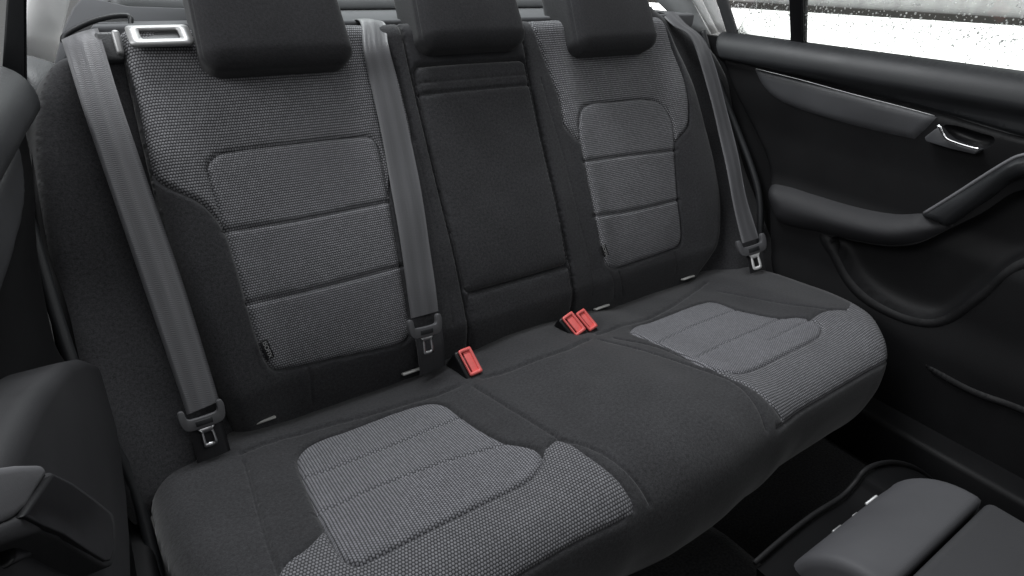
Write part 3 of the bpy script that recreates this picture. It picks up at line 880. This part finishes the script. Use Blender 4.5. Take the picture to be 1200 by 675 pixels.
grab = catmull(dpx([(1081, 251, 1), (1140, 216), (1182, 190), (1200, 184)])+[(-.56, .43, 1), (-.59, .40, 1)]+dpx([(1200, 207), (1160, 233), (1113, 265, 1)]), 5, True)
dom_door = np.vstack([catmull(rear_edge, 6), [[-1.2, -.165], [-1.2, ZT]]])
def mirrored(o, off):
    """the same part on the other side of the car"""
    me = o.data.copy()
    return me
def build_door(sg):
    off = -.002 if sg < 0 else 0.
    def S(uv):
        P, N = S_door(uv)
        if sg < 0:
            P = P*np.array([-1, 1, 1]); P[:, 0] -= off+.10*np.maximum(0, .18-P[:, 1]); N = N*np.array([-1, 1, 1])
        return P, N
    lab = 'closed right rear door with rain-spotted window, grey decor strip and chrome handle lever' if sg > 0 else 'near left rear door seen edge-on, its armrest and grab handle at the left'
    t = thing('car_door', lab, 'car door', (sg*.70, -.3, -.15), 'rear doors')
    re = catmull(rear_edge, 6)
    seams = [(catmull(dpx([(848, 71), (940, 92), (1097, 132), (1200, 162)]), 6), False, .010, .004)]
    reg = [('door_panel', 'trimdark', None, 0, 1), ('top_rail', 'trim', rail, 0, 1), ('decor_strip', 'decor', decor, .005, .003), *([('armrest', 'rest', arm, .030, .017), ('grab_handle', 'trim', grab, .024, .003)] if sg > 0 else []),
           ('pocket_recess', 'trimdark', pocket, -.030, .006), ('pocket_rim', 'trimdark', rim, .005, .004), ('pocket_lip', 'trimdark', low, .009, .004)]
    if sg > 0: reg.append(('handle_cup', 'gloss', hcup, -.022, .006))
    parts = sheet(t, S, dom_door, reg, seams, grid=.009, rolls=[(re, .012)], skirt=.03, flip=sg > 0, wrinkle=0.)
    def X(p): p = np.array(p, float); return p if sg > 0 else p*np.array([-1, 1, 1])-np.array([off, 0, 0])
    # grab handle: a padded bar rising forward from the armrest, with a gloss insert
    if sg < 0:
        shp = [at(p, 0, -.702) for p in ((4, 545), (22, 505), (45, 462), (68, 434), (84, 421), (100, 418), (114, 424), (124, 440), (132, 470), (143, 530), (151, 590), (155, 640), (157, 690), (4, 720))]
        from_bm('armrest', prism(shp, (-.06, 0, 0), .013, 5), 'rest', t)
        bar = [at(p, 0, -.688) for p in ((-30, 628), (0, 615), (22, 606), (34, 597), (48, 573), (62, 552), (84, 563), (110, 582), (131, 599), (136, 612), (137, 645), (133, 662), (124, 664), (104, 652), (76, 632), (52, 622), (20, 632), (-30, 650))]
        o = from_bm('grab_handle', prism(bar, (-.06, 0, 0), .004, 3), 'rest', t)
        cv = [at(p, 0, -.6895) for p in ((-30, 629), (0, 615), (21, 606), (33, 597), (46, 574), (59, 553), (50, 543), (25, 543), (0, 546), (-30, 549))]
        from_bm('handle_lit_top', prism(cv, (-.05, 0, 0), .004, 4), 'litgrip', o)  # pale plate painted as the lit top face of the handle
        ins = [at(p, 0, -.6865) for p in ((30, 604), (48, 577), (63, 556), (84, 567), (110, 586), (128, 601), (132.5, 613), (133.5, 644), (130, 656), (124, 657), (104, 645), (76, 626), (52, 616))]
        from_bm('handle_insert', prism(ins, (-.004, 0, 0), .001, 2), 'gloss', o)
        st = [at(p, 0, -.70) for p in ((16, 630), (50, 630), (48, 648), (18, 662))]
        from_bm('switch_pod', prism(st, (-.03, 0, 0), .003), 'gloss', t)
        return t, X
    return t, X
    hp = [(.655, -.40, .205), (.648, -.43, .255), (.645, -.465, .335), (.645, -.50, .408), (.648, -.535, .440), (.655, -.60, .452), (.66, -.75, .452)]
    o = from_bm('grab_handle', tube([X(p) for p in curve3(hp, 8)], .021, 14, (1., .8)), 'rest', t)
    return t, X
doorR, XR = build_door(1)
doorL, XL = build_door(-1)
gl = [at(p, 0, .674) for p in ((1083, 250), (1118, 228.5), (1150, 208), (1182, 188.5), (1200, 181.5), (1240, 176))]
from_bm('handle_highlight', tube(curve3(gl, 5), .0034, 8), 'litgrip', doorR)  # pale bar painted as the highlight along the handle's upper edge
# release lever of the far door
lev = [at(p, 0, .676) for p in ((1099, 149), (1101.5, 148), (1105, 156), (1111, 163), (1125, 168.5), (1140, 173), (1147, 174.5))]
o = from_bm('release_lever', tube(curve3(lev, 6), [.003]*12+[.0026]*25, 8), 'chrome', doorR)
bz = [at(p, 0, .682) for p in ((1083, 161), (1096, 151), (1100, 150), (1104, 158), (1112, 165), (1126, 171), (1147, 176.5), (1142, 181), (1112, 174), (1085, 166))]
from_bm('handle_bezel', prism(bz, (.03, 0, 0), .002), 'decor', doorR)
tp = [at(p, 0, .6875) for p in ((886, 80.6), (940, 94), (1000, 110.5), (1060, 126), (1095, 135.6))]
from_bm('trim_line', tube(curve3(tp, 4), .0008, 6), 'silver', doorR)
# windows: glass, division bar, seal
def window(door, sg, X):
    xg = .735
    a = [X(p) for p in ((xg, .165, .53), (xg, -1.2, .53), (xg-.16, -1.2, .95), (xg-.16, -.15, .95))]
    g = from_bm('window_glass', prism(a, np.array([sg*.004, 0, 0])), 'glass', door, smooth=False)
    return g
gR = window(doorR, 1, XR)
def win_x(z): return .735-.16*(z-.53)/.42
bar = []
for px in ((924, 0), (942, 0), (941, 58), (926, 55)):
    d = ray(px); t = .9
    for _ in range(20):
        P = CAM+d*t; t = (win_x(P[2])-.004-CAM[0])/d[0]
    bar.append(CAM+d*t)
up = (bar[0]-bar[3])*1.0; up2 = bar[1]-bar[2]
dn = [bar[3]-up*.6, bar[2]-up2*.6]
from_bm('window_bar', prism([bar[0]+up*3, bar[1]+up2*3, dn[1], dn[0]], (.018, 0, 0), .003), 'gloss', doorR)
from_bm('bar_edge', tube([(bar[1]+up2*3)+np.array([-.002, .001, 0]), bar[2]-up2*.2+np.array([-.002, .001, 0])], .0022, 8), 'trim', doorR)
fr = []
for px in ((838, -2), (850, -2), (864, 42), (852, 42)):
    d = ray(px); t = .9
    for _ in range(20):
        P = CAM+d*t; t = (win_x(P[2])-.006-CAM[0])/d[0]
    fr.append(CAM+d*t)
u1 = fr[0]-fr[3]; u2 = fr[1]-fr[2]
from_bm('window_frame', prism([fr[0]+u1*4, fr[1]+u2*4, fr[2]-u2*.3, fr[3]-u1*.3], (.012, 0, 0), .003), 'pillarlow', doorR)
fl_ = [at(p, 1, .26) for p in ((0, 120), (32, 112), (31, -4), (8, -4))]
d1, d2 = fl_[2]-fl_[1], fl_[3]-fl_[0]
from_bm('window_frame', prism([fl_[0], fl_[1], fl_[1]+d1*4, fl_[0]+d2*4], (0, .012, 0), .003), 'trim', doorL)
# rain on the glass
bm = bmesh.new()
rr = random.Random(3)
cnt = 0
while cnt < 1600:
    y, z = rr.uniform(-.75, .16), (rr.gauss(.603, .012) if rr.random() < .55 else rr.uniform(.55, .66))
    r = .0006+.0019*rr.random()**2.2
    p = proj(np.array([win_x(z), y, z]))
    if not (-20 < p[0] < 1220 and -20 < p[1] < 130): continue
    m = Matrix.Translation((win_x(z)-.0005, y, z)) @ Matrix.Diagonal((.35, rr.uniform(.8, 1.2), rr.uniform(.8, 1.3), 1))
    bmesh.ops.create_icosphere(bm, subdivisions=1, radius=r, matrix=m); cnt += 1
d = from_bm('rain_drops', bm, 'drop', gR); d['kind'] = 'stuff'

# body side behind doors and bolsters
for sg in (-1, 1):
    o = from_bm('body_side_panel', prism([np.array([sg*(.745 if sg > 0 or y > 0 else .93), y, z]) for y, z in ((.45, .535 if sg > 0 else .60), (-1.2, .535 if sg > 0 else .60), (-1.2, -.30), (.45, -.30))], (sg*.02, 0, 0)), 'trimdark', None, smooth=False)
    tag(o, ('dark inner body panel behind the left door edge and side bolster' if sg < 0 else 'dark inner body panel behind the right door edge and side bolster'), 'body panel', 'inner body panels')
# rubber seal round the far door opening
def seal(sg, label):
    pts = [(.722, .23, .545), (.72, .185, .48), (.718, .09, .36), (.716, .0, .25), (.712, -.045, .18), (.70, -.075, .10), (.69, -.10, .03), (.69, -.16, -.05), (.69, -.3, -.15)]
    o = from_bm('door_seal', tube(curve3([(sg*a-(0.012 if sg < 0 else 0), b+.016, c) for a, b, c in pts], 6), .008, 10), 'trim')
    tag(o, label, 'seal', 'door seals')
seal(1, 'thin black rubber seal along the rear edge of the right door')
seal(-1, 'thin black rubber seal along the rear edge of the left door')

# ------------------------------------------------------------------ pillars, shelf, rear window, roof
def on_x(pts, x): return [at(p, 0, x) for p in pts]
def pillar_left():
    t = thing('pillar_trim', 'pale plastic pillar cover with grey grained foot, above the left belt', 'pillar trim', (-.69, .32, .55), 'rear pillar covers')
    Y = .34
    a = [at(p, 1, Y) for p in ((22, 69), (28, 0), (56, 0), (79, 0), (72, 30), (66, 60), (63, 80), (45, 72))]
    up = np.array([.10, .30, .55])
    bot = [at(p, 1, Y) for p in ((21, 69), (42, 70), (62, 78))]
    top = [np.array([-.70, .34, 0])]
    # lofted cover: section curved across, leaning inward as it rises
    V = []; F = []
    cols = 10; rows = 12
    B0, B1, B2 = at((20, 68), 1, .33), at((44, 71), 1, .345), at((63, 80), 1, .36)
    T0, T1, T2 = at((29, -10), 1, .37), at((62, -10), 1, .385), at((85, -12), 1, .44)
    for i in range(rows):
        f = i/(rows-1)*4
        for k in range(cols):
            s = k/(cols-1)
            def q(a, b, c): return (1-s)**2*a+2*s*(1-s)*(2*b-.5*(a+c))+s*s*c
            V.append(q(B0, B1, B2)*(1-f)+q(T0, T1, T2)*f)
    for i in range(rows-1):
        for k in range(cols-1):
            F.append((i*cols+k, i*cols+k+1, (i+1)*cols+k+1, (i+1)*cols+k))
    o = mesh('cover', V, F, 'pillar', t); md = o.modifiers.new('s', 'SOLIDIFY'); md.thickness = .012; md.offset = -1
    lf = [(20, 68), (33, 100), (41, 140), (43, 240), (54, 330), (72, 425)]; rt = [(64, 79), (59, 110), (50, 145), (48, 240), (59, 330), (77, 425)]
    Ys = [.333, .30, .26, .18, .10, .02]
    for nm, lo_, hi_, mt in (('foot_cover', 0, 3, 'pillarlow'), ('pillar_seal', 2, 6, 'trimdark')):
        V = []; F = []
        for p, q, yy in list(zip(lf, rt, Ys))[lo_:hi_]:
            a, c = at(p, 1, yy), at(q, 1, yy+.025); b = (a+c)/2+np.array([.006, -.012, 0])
            if lo_: a, b, c = a+[0, .002, 0], b+[0, .002, 0], c+[0, .002, 0]
            for k in range(cols):
                s = k/(cols-1)
                V.append((1-s)**2*a+2*s*(1-s)*(2*b-.5*(a+c))+s*s*c)
        for i in range(hi_-lo_-1):
            for k in range(cols-1): F.append((i*cols+k, i*cols+k+1, (i+1)*cols+k+1, (i+1)*cols+k))
        o = mesh(nm, V, F, mt, t); md = o.modifiers.new('s', 'SOLIDIFY'); md.thickness = .012; md.offset = -1
    return t
pillar_left()
def pillar_right():
    t = thing('pillar_trim', 'pale grey pillar cover rising beside the right headrest and rear window glass', 'pillar trim', (.72, .3, .55), 'rear pillar covers')
    def loft(name, bl, br, tl, tr, Yb, Yt, mat, th=.012):
        V = []; F = []; n = 14
        B0, B1, T0, T1 = at(bl, 1, Yb[0]), at(br, 1, Yb[1]), at(tl, 1, Yt[0]), at(tr, 1, Yt[1])
        for i in range(n):
            f = i/(n-1)*4
            V += [B0*(1-f)+T0*f, (B0+B1)/2*(1-f)+(T0+T1)/2*f+np.array([-.006, -.004, 0]), B1*(1-f)+T1*f]
        for i in range(n-1):
            for k in range(2): F.append((i*3+k, i*3+k+1, (i+1)*3+k+1, (i+1)*3+k))
        o = mesh(name, V, F, mat, t); md = o.modifiers.new('s', 'SOLIDIFY'); md.thickness = th
    loft('cover', (800, 31), (834, 44), (764, -4), (810, -2), (.32, .27), (.40, .32), 'shelf2')
    dk = [at(p, 1, .275) for p in ((774, 14), (796, 21), (808, 29), (824, 46), (832, 58), (820, 56), (802, 40), (774, 28))]
    from_bm('vent_recess', prism(dk, (0, .02, 0), .002), 'gloss', t)
    loft('cover_backing', (815, 44), (850, 42), (785, -4), (838, -4), (.325, .29), (.40, .34), 'pillar')
    loft('cover_edge', (834, 40), (841, 38), (810, -2), (821, -2), (.268, .25), (.318, .29), 'pillar')
    loft('window_surround', (842, 38), (851, 38), (822, -2), (838, -2), (.245, .22), (.285, .25), 'pillar')
    return t
M['shelf2'] = plastic('light_grey_trim', (.30, .31, .315), .6, .2)
pillar_right()

t = thing('parcel_shelf', 'grey felt shelf behind the headrests with a dark belt slot at the left', 'shelf', (0, .5, .57))
ZS = .585
sh = [(-.598, .262), (.60, .262), (.70, .26), (.68, .80), (-.56, .80), (-.575, .42)]
from_bm('shelf_board', prism([np.array([x, y, ZS]) for x, y in sh], (0, 0, -.03), .006), 'shelf', t)
# raised lip towards the back window
from_bm('shelf_lip', rbox((.03, .62, ZS+.014), (1.14, .30, .028), .012, None, 4), 'shelf2', t)
cp = [at_plane(p, (0, .262, .52), (0, -.75, .66)) for p in ((60, 86), (66, 60), (73, 33), (85, 8), (97, -6), (150, 6), (236, 9), (228, 24), (152, 34), (118, 46), (80, 66), (70, 84))]
from_bm('shelf_corner', prism(cp, (0, .03, -.03), .004), 'shelf', t)
# belt slots with a moulded rim
def slot(sg):
    Y0 = .285
    if sg < 0:
        sp_ = lambda p: at_plane(p, (0, .236, .522), (0, -.75, .66))
        arc = [sp_(p) for p in ((74, 49), (76, 42), (88, 34), (108, 25), (130, 19.5), (148, 18.5), (153, 22), (153, 30))]
        o = from_bm('belt_slot_rim', tube(curve3(arc, 6), .004, 8), 'trim', t)
        hole = [at_plane(p, (0, .2585, .52), (0, -.75, .66)) for p in ((77, 50), (80, 42), (92, 35), (110, 27), (131, 21.5), (148, 20.5), (150, 28), (125, 32), (100, 40))]
        from_bm('belt_slot', prism(hole, (0, .002, -.002)), 'gloss', t, smooth=False)
slot(-1)
# latch striker beside the near belt
g = from_bm('latch_guide', rbox(back_pt(-.581, .604, .020), (.030, .040, .030), .005, (EU, EV, EW), 3), 'pillarlow', backL)
from_bm('latch_cap', rbox(back_pt(-.570, .606, .034), (.010, .034, .022), .004, (EU, EV, EW), 3), 'silver', g)
# belt outlet on the inner shoulder
o = from_bm('belt_outlet', rbox(back_pt(-.172, .640, -.03), (.075, .012, .05), .004, (EU, EV, EW), 3), 'silver', backL)
# rear window and roof
o = thing('rear_window', 'sloping rear window glass behind the parcel shelf', 'window', (0, .85, .6))
from_bm('window_glass', prism([np.array(p) for p in ((-.66, .85, .585), (.66, .85, .585), (.52, .35, 1.03), (-.52, .35, 1.03))], (0, .003, .004)), 'glass', o, smooth=False)

# ------------------------------------------------------------------ floor, sill, console
fl = mesh('floor_carpet', [(-.75, .1, -.28), (.75, .1, -.28), (.75, -1.6, -.28), (-.75, -1.6, -.28)], [(0, 1, 2, 3)], 'carpet', None, uvs=[(0, 0), (1.5, 0), (1.5, 1.7), (0, 1.7)]); fl['kind'] = 'structure'
xs = np.linspace(-.17, .17, 15)
V = []; F = []; UV = []
for j, y in enumerate(np.linspace(-.40, -1.6, 25)):
    for i, x in enumerate(xs):
        V.append((x, y, -.278+.12*(1-sstep(np.array(abs(x)), .09, .17))*sstep(np.array(-y), .40, .46)+.004*math.sin(17*x+9*y))); UV.append((x, y))
for j in range(24):
    for i in range(14): F.append((j*15+i, j*15+i+1, (j+1)*15+i+1, (j+1)*15+i))
tn = mesh('floor_tunnel', V, F, 'carpet', None, uvs=UV); tn['kind'] = 'structure'
sl = from_bm('door_sill', prism([np.array([x, y, -.155]) for x, y in ((.62, -.36), (.66, -.36), (.745, -.30), (.745, -1.3), (.62, -1.3))], (0, 0, -.12), .012), 'trimdark')
tag(sl, 'dark plastic door sill running under the right door', 'door sill')

t = thing('centre_console', 'black front centre console with rounded padded armrest, bottom right', 'console', (0, -.85, -.28))
# rounded rear roll of the armrest
def roll_mesh(x0, x1, yc, zc, r, y1):
    """cross-section: quarter-plus round at the back, flat top to y1"""
    sec = [(yc+r*math.cos(a), zc+r*math.sin(a)) for a in np.linspace(-.9, pi/2, 22)]+[(y1+.006, zc+r), (y1+.001, zc+r-.002), (y1, zc+r-.008), (y1, zc-r*.8)]
    bm = bmesh.new(); rings = []
    ee = [(0, .012), (.0015, .006), (.0045, .002), (.008, .0005), (.013, 0)]
    xs = [(x0+a, b) for a, b in ee]+[(x1-a, b) for a, b in ee[::-1]]
    cy, cz = (yc+y1)/2, zc
    for x, ins in xs:
        ring = []
        for y, z in sec:
            d = np.array([y-cy, z-cz]); L = np.linalg.norm(d); d = d/L*(L-ins)
            ring.append(bm.verts.new((x, cy+d[0], cz+d[1])))
        rings.append(ring)
    k = len(sec)
    for a, b in zip(rings, rings[1:]):
        for i in range(k): bm.faces.new((a[i], a[(i+1) % k], b[(i+1) % k], b[i]))
    bm.faces.new(rings[0][::-1]); bm.faces.new(rings[-1])
    return bm
from_bm('armrest_end', roll_mesh(-.100, .120, -.760, .080, .082, -.770), 'pad', t)
from_bm('armrest_lid', rbox((.010, -.9315, .130), (.222, .315, .064), .009, None, 6), 'pad2', t)
from_bm('console_body', rbox((.004, -.90, -.08), (.21, .40, .34), .03, None, 5), 'trimdark', t)
# moulded rear frame with two chrome vent wheels
rp = [at(p, 1, -.655) for p in ((884, 660), (915, 633), (952, 604), (985, 583), (1002, 566), (1014, 551), (1032, 543), (1052, 542), (1074, 549), (1092, 562))]
rq = curve3(rp, 6)
from_bm('vent_frame', tube(rq, .0032, 10), 'trimdark', t)
pan = list(rq)+[at((1092, 690), 1, -.655), at((884, 690), 1, -.655)]
from_bm('vent_panel', prism([p+np.array([0, -.004, -.004]) for p in pan], (0, -.10, 0)), 'pit', t, smooth=False)
def ledge(px):
    best = None
    for y in np.linspace(-.66, -.76, 400):
        P = at(px, 1, y); zz = np.interp(P[0], rq[:, 0], rq[:, 2])-.004
        if best is None or abs(P[2]-zz) < best[0]: best = (abs(P[2]-zz), P)
    return best[1]
for nm, px, sz, mt in (('vent_wheel', (1021, 588), (.020, .005, .005), 'silver'), ('vent_wheel', (981, 622), (.020, .005, .005), 'silver'), ('vent_knob', (1002, 605), (.012, .004, .004), 'silver')):
    c = ledge(px); a0, a1 = ledge((px[0]-8, px[1]+6)), ledge((px[0]+8, px[1]-6)); x = unit(a1-a0); y = unit(np.cross([-x[2], 0, x[0]], x))
    from_bm(nm, rbox(c+np.array([0, 0, .002]), sz, min(sz)*.4, (x, y, np.cross(x, y)), 3), mt, t)
sl = from_bm('door_sill', prism([np.array([x, y, -.03]) for x, y in ((-.70, .05), (-.86, .05), (-.86, -1.3), (-.70, -1.3))], (0, 0, -.25), .012), 'trimdark')
tag(sl, 'dark sill under the left door, behind the small grained trim piece', 'door sill')
# grey moulding low at the near side
o = from_bm('sill_trim', prism([at(p, 0, -.735) for p in ((140, 629), (178, 634), (172, 690), (140, 690))], (-.02, 0, 0), .003), 'shelf2')
tag(o, 'small grey grained trim piece at the foot of the left bolster', 'trim')

# ------------------------------------------------------------------ outside (no roof is built)
gd = mesh('ground', [(-40, -40, -.62), (40, -40, -.62), (40, 40, -.62), (-40, 40, -.62)], [(0, 1, 2, 3)], 'tarmac', None, uvs=[(0, 0), (80, 0), (80, 80), (0, 80)]); gd['kind'] = 'structure'
# wall: foot line through two sighted points on the ground
A, Bp = at((850, 8), 2, -.62), at((1200, 30), 2, -.62)
dv = unit(Bp-A); nn = np.array([dv[1], -dv[0], 0]);
if nn[0] < 0: nn = -nn
a, b = A-dv*12, Bp+dv*12
o = from_bm('boundary_wall', prism([a, b, b+np.array([0, 0, 3.]), a+np.array([0, 0, 3.])], nn*.3), 'wall', None, smooth=False)
tag(o, 'grey concrete wall outside the right window', 'wall')
kb = from_bm('kerb_stones', prism([a-nn*.25, b-nn*.25, b-nn*.002, a-nn*.002], (0, 0, .22), .02), 'wallbase', None, smooth=False)
tag(kb, 'dark wet kerb along the foot of the concrete wall', 'kerb')

# ------------------------------------------------------------------ light
w = bpy.data.worlds.new('World'); scn.world = w; w.use_nodes = True
bg = w.node_tree.nodes['Background']; bg.inputs[0].default_value = (.97, .985, 1., 1); bg.inputs[1].default_value = .22
def area(name, loc, target, sx, sy, power, col=(1, 1, 1)):
    l = bpy.data.lights.new(name, 'AREA'); l.shape = 'RECTANGLE'; l.size = sx; l.size_y = sy; l.energy = power; l.color = col
    o = bpy.data.objects.new(name, l); COL.objects.link(o); o.location = loc
    d = Vector(target)-Vector(loc); o.rotation_euler = d.to_track_quat('-Z', 'Y').to_euler()
    return o
area('added_top_light', (-.30, .75, 2.3), (.0, -.1, .1), 1.2, .9, 50, (.955, .975, 1.))  # added soft lamp from above; the roof is left off for it
area('left_light', (-2.0, -.1, 1.5), (0, 0, .45), 1.2, .8, 19, (.97, .985, 1))
area('right_light', (2.3, -.5, 1.75), (-.5, .2, .45), 1.4, .8, 10, (.97, .985, 1))
area('rear_window_light', (0, 1.5, 1.5), (0, .3, .5), 1.4, .7, 14, (.96, .98, 1))
area('added_front_fill', (-.1, -1.9, 2.3), (0, .25, .5), 1.2, .7, 6, (.97, .985, 1))  # added fill lifting pillar and backrests; no windscreen is built
ym = (A+Bp)/2-nn*5
yl = area('added_ground_fill', (ym[0], ym[1], 7.5), (ym[0], ym[1]+.001, -.6), 26, 26, 9000, (1, 1, 1))  # added softbox that brightens the ground outside the window
yl.data.spread = math.radians(70)

scn.view_settings.view_transform = 'Standard'; scn.view_settings.look = 'None'
scn.view_settings.exposure = 0; scn.view_settings.gamma = 1
scn.render.engine = 'CYCLES'
scn.cycles.use_denoising = True
scn.cycles.max_bounces = 8
